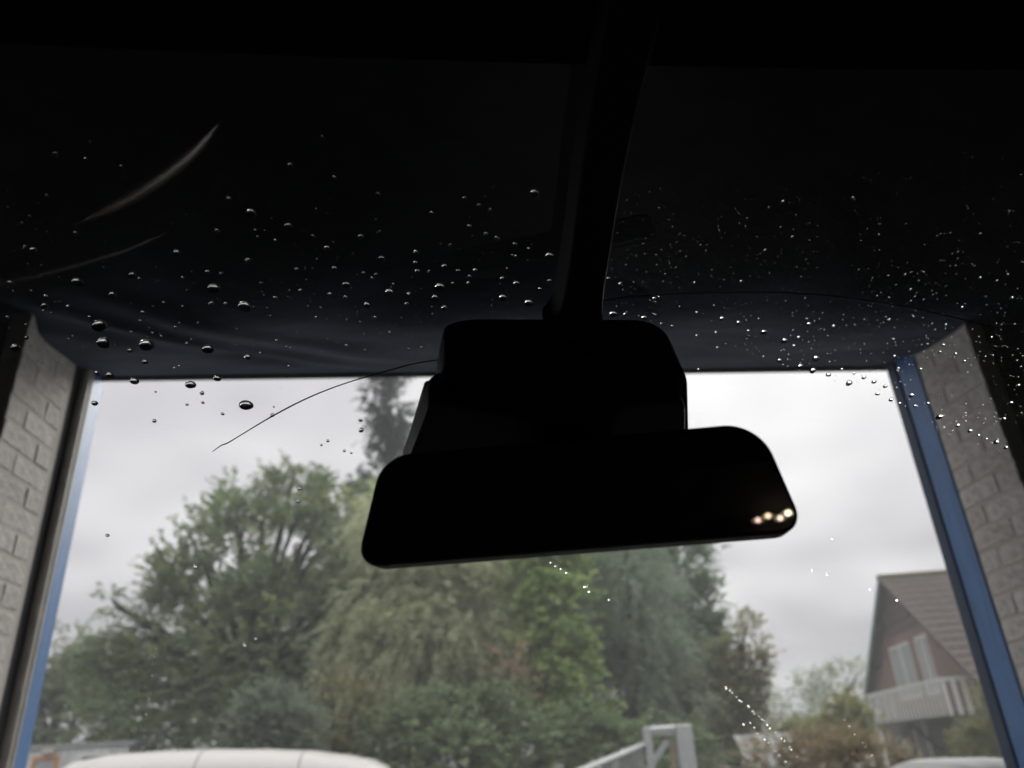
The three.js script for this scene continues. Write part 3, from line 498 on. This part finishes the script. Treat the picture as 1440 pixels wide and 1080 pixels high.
// ------------------------------------------------------------------ vehicles outside
function bodyLoft(stations, halfW, R) {                         // stations [x, roof height, half-width share]; a shell with a rounded roof edge
  return grid(stations.length * 6, 40, (u, v, p) => {
    const f = u * (stations.length - 1), k = Math.min(stations.length - 2, Math.floor(f)), t = f - k, e = t * t * (3 - 2 * t) * 0.5 + t * 0.5, A = stations[k], B = stations[k + 1];
    const x = A[0] + (B[0] - A[0]) * t, y = A[1] + (B[1] - A[1]) * e, w = halfW * (A[2] + (B[2] - A[2]) * e), th = (v - 0.5) * Math.PI, c = Math.cos(th), s = Math.sin(th);
    const cc = Math.pow(Math.abs(c), 0.32), ss = Math.sign(s) * Math.pow(Math.abs(s), 0.45);
    p.set(x, 0.32 + (y - 0.32) * cc, w * ss * (1 - 0.08 * cc));
  });
}
function wheels(parent, xs, halfW, r) {
  for (const x of xs) for (const s of [-1, 1]) {
    const wh = new THREE.Group(); wh.name = 'wheel'; wh.position.set(x, r, s * (halfW - 0.1)); parent.add(wh);
    mesh('tyre', new THREE.TorusGeometry(r - 0.09, 0.095, 10, 24), M.tyre, wh);
    mesh('rim', new THREE.CylinderGeometry(r - 0.12, r - 0.12, 0.1, 20).rotateX(Math.PI / 2), M.silver, wh);
  }
}
{
  const D = 10, X = (px, py = 1060) => at(px, py, D).x, Y = (px, py) => at(px, py, D).y, z = -9.6;
  const xr = X(560, 1080), pts = [[X(60, 1085), Y(60, 1092), 0.8], [X(110, 1070), Y(110, 1069), 0.88], [X(170, 1060), Y(170, 1060), 0.94], [X(240, 1056), Y(240, 1056), 0.98], [X(308, 1054), Y(308, 1054), 1], [X(380, 1054), Y(380, 1054), 1], [X(444, 1056), Y(444, 1056), 1], [X(490, 1060), Y(490, 1061), 0.99], [X(525, 1066), Y(525, 1067), 0.97], [X(548, 1075), Y(548, 1077), 0.93], [xr + 0.06, 1.05, 0.88], [xr + 0.12, 0.5, 0.8]];
  const c = X(320), van = thing('white_van', 'white van with rounded roof parked outside, only its roof in view', 'van', null, V(c, 0, z)), P = pts.map(([x, y, w]) => [x - c, y, w]);
  const vw = new THREE.MeshPhysicalMaterial().copy(M.white); vw.side = THREE.DoubleSide;
  mesh('front_panel', bodyLoft([[P[0][0] - 0.7, 0.95, 0.76], ...P.slice(0, 5)].map((q, i, a) => (i === a.length - 1 ? [q[0] - 0.005, q[1], q[2]] : q)), 0.95), vw, van);
  mesh('roof_panel', bodyLoft(P.slice(4, 7).map((q, i, a) => (i === a.length - 1 ? [q[0] - 0.005, q[1], q[2]] : i ? q : [q[0] + 0.005, q[1], q[2]])), 0.95), vw, van);
  mesh('rear_panel', bodyLoft(P.slice(6).map((q, i) => (i ? q : [q[0] + 0.005, q[1], q[2]])), 0.95), vw, van);
  mesh('seam', bodyLoft(P.slice(3, 8).map(([x, y, w]) => [x, y - 0.012, w * 0.985]), 0.95), M.black, van);
  wheels(van, [P[1][0], P[8][0] - 0.4], 0.9, 0.33);
}
{
  const D = 6, q = (px, py) => { const p = at(px, py, D); return [p.x, p.y]; }, c = q(1350, 1066);
  const P = [[...q(1262, 1100), 0.8], [...q(1285, 1082), 0.85], [...q(1310, 1071), 0.92], [...q(1340, 1066), 0.98], [...q(1375, 1065), 1], [...q(1405, 1067), 1], [...q(1450, 1074), 0.98], [...q(1500, 1090), 0.95], [...q(1540, 1120), 0.9]];
  const hatch = thing('silver_car', 'silver car at the bottom right corner, only its curved roof showing', 'car', null, V(c[0], 0, -5.2)), m = new THREE.MeshPhysicalMaterial().copy(M.silver); m.side = THREE.DoubleSide;
  mesh('body', bodyLoft([[P[0][0] - 0.9 - c[0], 0.75, 0.8], ...P.map(([x, y, w]) => [x - c[0], y, w]), [P[8][0] + 1.0 - c[0], 0.7, 0.85]], 0.8), m, hatch);
  wheels(hatch, [P[0][0] - 0.5 - c[0], P[8][0] + 0.4 - c[0]], 0.78, 0.3);
}

// ------------------------------------------------------------------ lamps at the back of the garage, which the mirror's corner shows
{
  const mn = V(-0.2, -0.10, 0.975).normalize(), mp = at(816, 690, 0.45);
  [[1066, 732, 'lowest and dullest warm lamp mirrored in the corner of the mirror, leftmost of four'], [1080, 726, 'warm amber lamp mirrored second from left in the corner of the mirror'], [1097, 729, 'pinkish warm lamp mirrored third from left in the corner of the mirror'], [1108, 722, 'brightest yellow lamp mirrored rightmost in the corner of the mirror']].forEach(([px, py, label], i) => {
    const d = ray(px, py), h = onPlane(px, py, mp, mn), r = d.clone().addScaledVector(mn, -2 * d.dot(mn)), p = h.clone().addScaledVector(r, (6.5 - h.z) / r.z);
    const l = thing('wall_lamp', label, 'lamp', null, p), tone = [[1, 0.66, 0.5], [1, 0.70, 0.42], [1, 0.70, 0.52], [1, 0.82, 0.5]][i], k = [0.2, 0.26, 0.26, 0.5][i];
    mesh('housing', box(-0.045, 0.045, -0.02, 0.02, 0.0, 0.09, 0.01), M.trimLit, l);
    mesh('glowing_lamp', box(-0.05, 0.05, -0.012, 0.012, -0.03, 0.002, 0.008), new THREE.MeshStandardMaterial({ color: 0x222222, emissive: new THREE.Color().setRGB(...tone), emissiveIntensity: k }), l);
    const pl = new THREE.PointLight(new THREE.Color().setRGB(...tone), 0.012 * k); pl.position.set(0, 0, -0.06); pl.castShadow = true; l.add(pl);
  });
}

// ------------------------------------------------------------------ raindrops on the windscreen
{
  const R = rng(2024);
  const water = new THREE.MeshPhysicalMaterial({ color: 0xffffff, roughness: 0, transmission: 1, thickness: 0.003, ior: 1.333 });
  function drop(seg, rings, height, wob, seed) {                // a flattened cap: foot radius 1, along +y
    const pos = [0, height, 0], nor = [0, 1, 0], idx = [], rad = (1 + height * height) / (2 * height), a0 = Math.asin(Math.min(1, 1 / rad)) , over = height > 1 ? Math.PI - a0 : a0;
    for (let r = 1; r <= rings; r++) for (let j = 0; j < seg; j++) {
      const th = over * r / rings, a = j / seg * Math.PI * 2, w = 1 + wob * (Math.sin(a * 2 + seed) + 0.6 * Math.sin(a * 3 + seed * 2)) * (r / rings);
      pos.push(Math.sin(th) * rad * Math.cos(a) * w, Math.cos(th) * rad - rad + height, Math.sin(th) * rad * Math.sin(a) * w); nor.push(Math.sin(th) * Math.cos(a), Math.cos(th), Math.sin(th) * Math.sin(a));
    }
    for (let j = 0; j < seg; j++) idx.push(0, 1 + (j + 1) % seg, 1 + j);
    for (let r = 0; r < rings - 1; r++) for (let j = 0; j < seg; j++) { const a = 1 + r * seg + j, b = 1 + r * seg + (j + 1) % seg; idx.push(a, b, a + seg, b, b + seg, a + seg); }
    const n0 = pos.length / 3; for (let j = 0; j < seg; j++) { const q = (1 + (rings - 1) * seg + j) * 3; pos.push(pos[q], pos[q + 1], pos[q + 2]); nor.push(0, -1, 0); }
    const cc = pos.length / 3; pos.push(0, pos[(n0) * 3 + 1], 0); nor.push(0, -1, 0);
    for (let j = 0; j < seg; j++) idx.push(cc, n0 + j, n0 + (j + 1) % seg);
    const g = new THREE.BufferGeometry(); g.setAttribute('position', new THREE.Float32BufferAttribute(pos, 3)); g.setAttribute('normal', new THREE.Float32BufferAttribute(nor, 3)); g.setIndex(idx); return g;
  }
  const big = [0, 1, 2, 3, 4, 5].map((k) => drop(22, 9, 0.5 + 0.05 * k, 0.05, k * 1.7)), small = drop(10, 5, 0.6, 0.03, 1);
  // place and size in photo pixels of the drops that can be told apart
  const L = [[15, 398, 7], [109, 397, 12], [186, 387, 9], [292, 383, 7], [310, 385, 4], [158, 415, 9], [301, 406, 16], [63, 430, 8], [96, 432, 6], [65, 417, 6], [201, 440, 7], [297, 427, 7], [317, 427, 5], [344, 431, 16], [387, 419, 6], [126, 446, 5], [140, 458, 19], [278, 454, 3], [146, 482, 16], [206, 485, 17], [183, 493, 7], [22, 489, 12], [37, 475, 6], [292, 491, 14], [348, 502, 8], [204, 509, 7], [11, 446, 5], [37, 457, 4], [136, 525, 6], [154, 528, 10], [189, 536, 11], [268, 541, 13], [305, 532, 10], [284, 553, 6], [346, 570, 18], [219, 551, 3], [217, 592, 6], [263, 569, 4], [285, 566, 5], [313, 582, 5], [385, 572, 3], [383, 584, 6], [133, 567, 8], [102, 473, 3], [269, 477, 3], [227, 473, 3], [252, 515, 3],
    [78, 217, 6], [127, 199, 4], [408, 233, 7], [322, 280, 7], [353, 300, 13], [405, 318, 10], [305, 325, 7], [249, 356, 9], [348, 366, 8], [460, 349, 8], [507, 333, 8], [440, 332, 6], [536, 364, 10], [585, 355, 7], [584, 370, 7], [587, 382, 8], [625, 375, 9], [470, 378, 8], [487, 401, 11], [547, 411, 11], [516, 429, 9], [618, 404, 15], [611, 419, 10], [624, 433, 9], [707, 419, 11], [47, 352, 8], [106, 328, 5], [607, 300, 6], [531, 273, 6], [633, 345, 6], [660, 389, 6], [644, 381, 6], [422, 409, 6], [417, 379, 6], [367, 398, 4], [387, 338, 5], [362, 333, 4], [575, 413, 5], [572, 427, 5], [464, 414, 6], [486, 418, 5], [511, 384, 5], [529, 386, 5], [470, 250, 5], [453, 193, 5], [121, 224, 4], [170, 234, 4], [227, 248, 4],
    [751, 273, 15], [772, 360, 11], [743, 426, 11], [726, 399, 9], [759, 407, 6], [862, 442, 12], [879, 442, 6], [905, 447, 8], [920, 420, 6], [930, 455, 4], [945, 459, 5], [980, 472, 4], [856, 392, 5], [872, 399, 5], [668, 380, 6], [660, 319, 7], [683, 329, 6], [698, 335, 6], [724, 344, 7], [743, 350, 5], [706, 392, 6], [773, 395, 6], [673, 289, 6], [653, 279, 6], [689, 295, 6],
    [1015, 448, 7], [1038, 454, 7], [1074, 467, 9], [1103, 479, 9], [1096, 507, 7], [1147, 504, 9], [1125, 515, 7], [1143, 521, 9], [1165, 527, 7], [1194, 539, 9], [1215, 531, 6], [1229, 537, 6], [1184, 519, 4], [1201, 525, 4], [1137, 456, 7], [1199, 279, 6], [1101, 284, 5], [1282, 556, 7], [1245, 543, 6], [1234, 554, 6], [1253, 562, 6], [1265, 567, 5], [1287, 571, 5], [1305, 567, 4], [1321, 586, 9], [1347, 598, 6], [1364, 606, 6], [1376, 612, 4], [1387, 617, 4], [1401, 622, 7], [1414, 629, 6], [1412, 589, 5], [1421, 567, 6], [1432, 542, 5],
    [507, 591, 6], [508, 605, 8], [484, 634, 5], [494, 637, 4], [421, 687, 6], [419, 705, 6], [151, 753, 5], [275, 797, 6], [775, 791, 4], [782, 796, 4], [789, 800, 4], [797, 805, 6], [824, 825, 7], [829, 832, 4], [857, 843, 4], [344, 907, 5], [360, 898, 4], [461, 620, 5], [452, 626, 4], [1170, 758, 4], [1142, 802, 4], [1163, 808, 4], [1223, 829, 4], [1261, 844, 4], [1022, 968, 3], [1046, 1018, 4]];
  for (const [n, size, ...pts] of [[12, 4, 219, 908, 200, 1052], [12, 4, 1022, 966, 1072, 1012], [9, 4, 1072, 1012, 1122, 1062], [8, 4, 1052, 1014, 1103, 1070], [7, 3, 1180, 1003, 1225, 1062]]) for (let k = 0; k < n; k++) { const f = (k + R() * 0.7 - 0.3) / (n - 1); L.push([pts[0] + (pts[2] - pts[0]) * f + (R() - 0.5) * 4, pts[1] + (pts[3] - pts[1]) * f, size * (0.32 + 0.38 * R())]); }
  const hidden = (x, y) => (x > 612 && x < 972 && y > 453) || (y > 600 && x > 505 && x < 1128 && y < 795) || (x > 765 + (y < 400 ? (400 - y) * 0.12 : 0) && x < 850 + (y < 380 ? (380 - y) * 0.17 : 0) && y < 460);
  const fine = [];
  let tries = 0;
  while (L.length < 300 && tries++ < 5000) { const x = R() * 1440, y = 250 + 270 * Math.sqrt(R()); if (x > 800 && y < 300 && R() < 0.5) continue; if (!hidden(x, y)) L.push([x, y, 3 + R() * 1.8]); }
  tries = 0;
  while (fine.length < 1250 && tries++ < 20000) {
    const x = R() * 1440, y = 170 + 480 * R(); if (hidden(x, y)) continue;
    const edge = x > 980 ? 470 + (x - 980) * 0.40 : 510, right = x > 850;
    if (y > edge) { if (R() > 0.03) continue; }
    const dens = (right ? 1 : x < 500 ? 0.35 : 0.45) * Math.min(1, Math.max(0, (y - 190) / 190)) * (0.55 + noise.noise(x / 60, y / 60, 3.3) * 0.9);
    if (R() < dens) fine.push([x, y, 1.0 + 1.5 * R() * R()]);
  }
  const yAxis = V(0, 1, 0), ORD = ['first', 'second', 'third', 'fourth', 'fifth', 'sixth', 'seventh', 'eighth', 'ninth', 'tenth', 'eleventh', 'twelfth', 'thirteenth', 'fourteenth', 'fifteenth', 'sixteenth', 'seventeenth', 'eighteenth', 'nineteenth', 'twentieth'];
  const zone = (x, y) => {                                      // where on the glass a drop sits: rows of the dark part, or what stands behind it
    if (y > 900) return x < 400 ? ['from the top in the upright chain above the white van', 1] : x > 1140 ? ['from the top in the short chain before the russet bush', 1] : y > 1012 + (x - 1072) && x < 1105 ? ['from the top in the lower slanting chain before the trees', 1] : ['from the top in the long slanting chain before the trees', 1];
    if (y > 700) return [x < 500 ? 'from the left on the glass before the left tree' : x < 900 ? 'from the left in the chain just under the mirror' : 'from the left before the sky right of the mirror', 0];
    if (x > 1260 && y > 535) return ['from the left over the right post and brick pillar', 0];
    if (y > 518) return [x < 250 ? 'from the left at the upper left corner of the opening' : x < 400 ? 'from the left around the crack before the left sky' : x < 620 ? 'from the left before the thin conifer' : 'from the left just below the door head, right of the mirror', 0];
    const row = y < 300 ? 'top of the dark glass' : y < 365 ? 'upper-middle dark glass' : y < 420 ? 'lower-middle dark glass' : y < 465 ? 'low dark glass' : 'just above the door head';
    const col = x < 110 ? 'at far left' : x < 260 ? 'over the left corner' : x < 430 ? 'over the left sky' : x < 570 ? 'over the conifer' : x < 690 ? 'over the left of the mirror' : x < 840 ? 'left of the stem' : x < 990 ? 'right of the stem' : x < 1130 ? 'over the right sky' : x < 1270 ? 'over the right corner' : 'at far right';
    return ['from the left, ' + row + ', ' + col, 0];
  };
  const own = { '301,406': 'wide drop in the dark, right above a large one, upper left', '344,431': 'large round-bottomed drop low in the dark upper left, right of the wide one', '140,458': 'widest drop in the dark above the left corner of the opening', '146,482': 'large drop just below the widest drop above the left corner', '206,485': 'largest round drop, square glint, above the left corner of the opening', '22,489': 'bright drop at the far left edge beside the brick pillar', '292,491': 'oval drop just above the left part of the door head', '109,397': 'bright oval drop at far left above the brick pillar', '353,300': 'highest wide drop in the dark left of the mirror stem', '618,404': 'wide double-glint drop left of the mirror stem', '751,273': 'arched drop beside the upper mirror stem', '862,442': 'bright drop at the lower right corner of the mirror stem', '346,570': 'largest dark-rimmed drop against the left sky above the crack', '268,541': 'oval dark-rimmed drop just below the door head at left' };
  const spot = L.map(([x, y], i) => ({ x, y, i, z: zone(x, y) })), labels = [];
  for (const q of new Set(spot.map((a) => a.z[0]))) spot.filter((a) => a.z[0] === q).sort((a, b) => (a.z[1] ? a.y - b.y : a.x - b.x)).forEach((a, k) => { labels[a.i] = own[`${a.x},${a.y}`] ?? `${ORD[k] ?? 'last'} raindrop ${q}`; });
  const dummy = new THREE.Object3D();
  L.forEach(([x, y, s], i) => {
    const { p, n } = onGlass(x, y, 0.0022), dist = p.distanceTo(eye), r = s * dist / FPX * 0.5;
    const m = new THREE.Mesh(s > 4.5 ? big[i % 6] : small, water); m.name = numbered('raindrop');
    m.position.copy(p); m.quaternion.setFromUnitVectors(yAxis, n); m.rotateY(s > 9 ? (R() - 0.5) * 0.8 : R() * 6.28); m.scale.set(r * (1.0 + 0.12 * R()), r, r * (0.86 + 0.2 * R()));
    tag(m, labels[i], 'raindrop', 'raindrops on the windscreen'); m.castShadow = m.receiveShadow = true; scene.add(m);
  });
  const inst = new THREE.InstancedMesh(small, water, fine.length);
  fine.forEach(([x, y, s], i) => { const { p, n } = onGlass(x, y, 0.0022), r = s * p.distanceTo(eye) / FPX * 0.5; dummy.position.copy(p); dummy.quaternion.setFromUnitVectors(yAxis, n); dummy.scale.setScalar(r); dummy.updateMatrix(); inst.setMatrixAt(i, dummy.matrix); });
  inst.name = 'fine_droplets'; inst.castShadow = inst.receiveShadow = true; tag(inst, 'fine mist of tiny droplets over the dark upper glass', 'droplets', null, 'stuff'); scene.add(inst);
}

renderer.render(scene, camera);
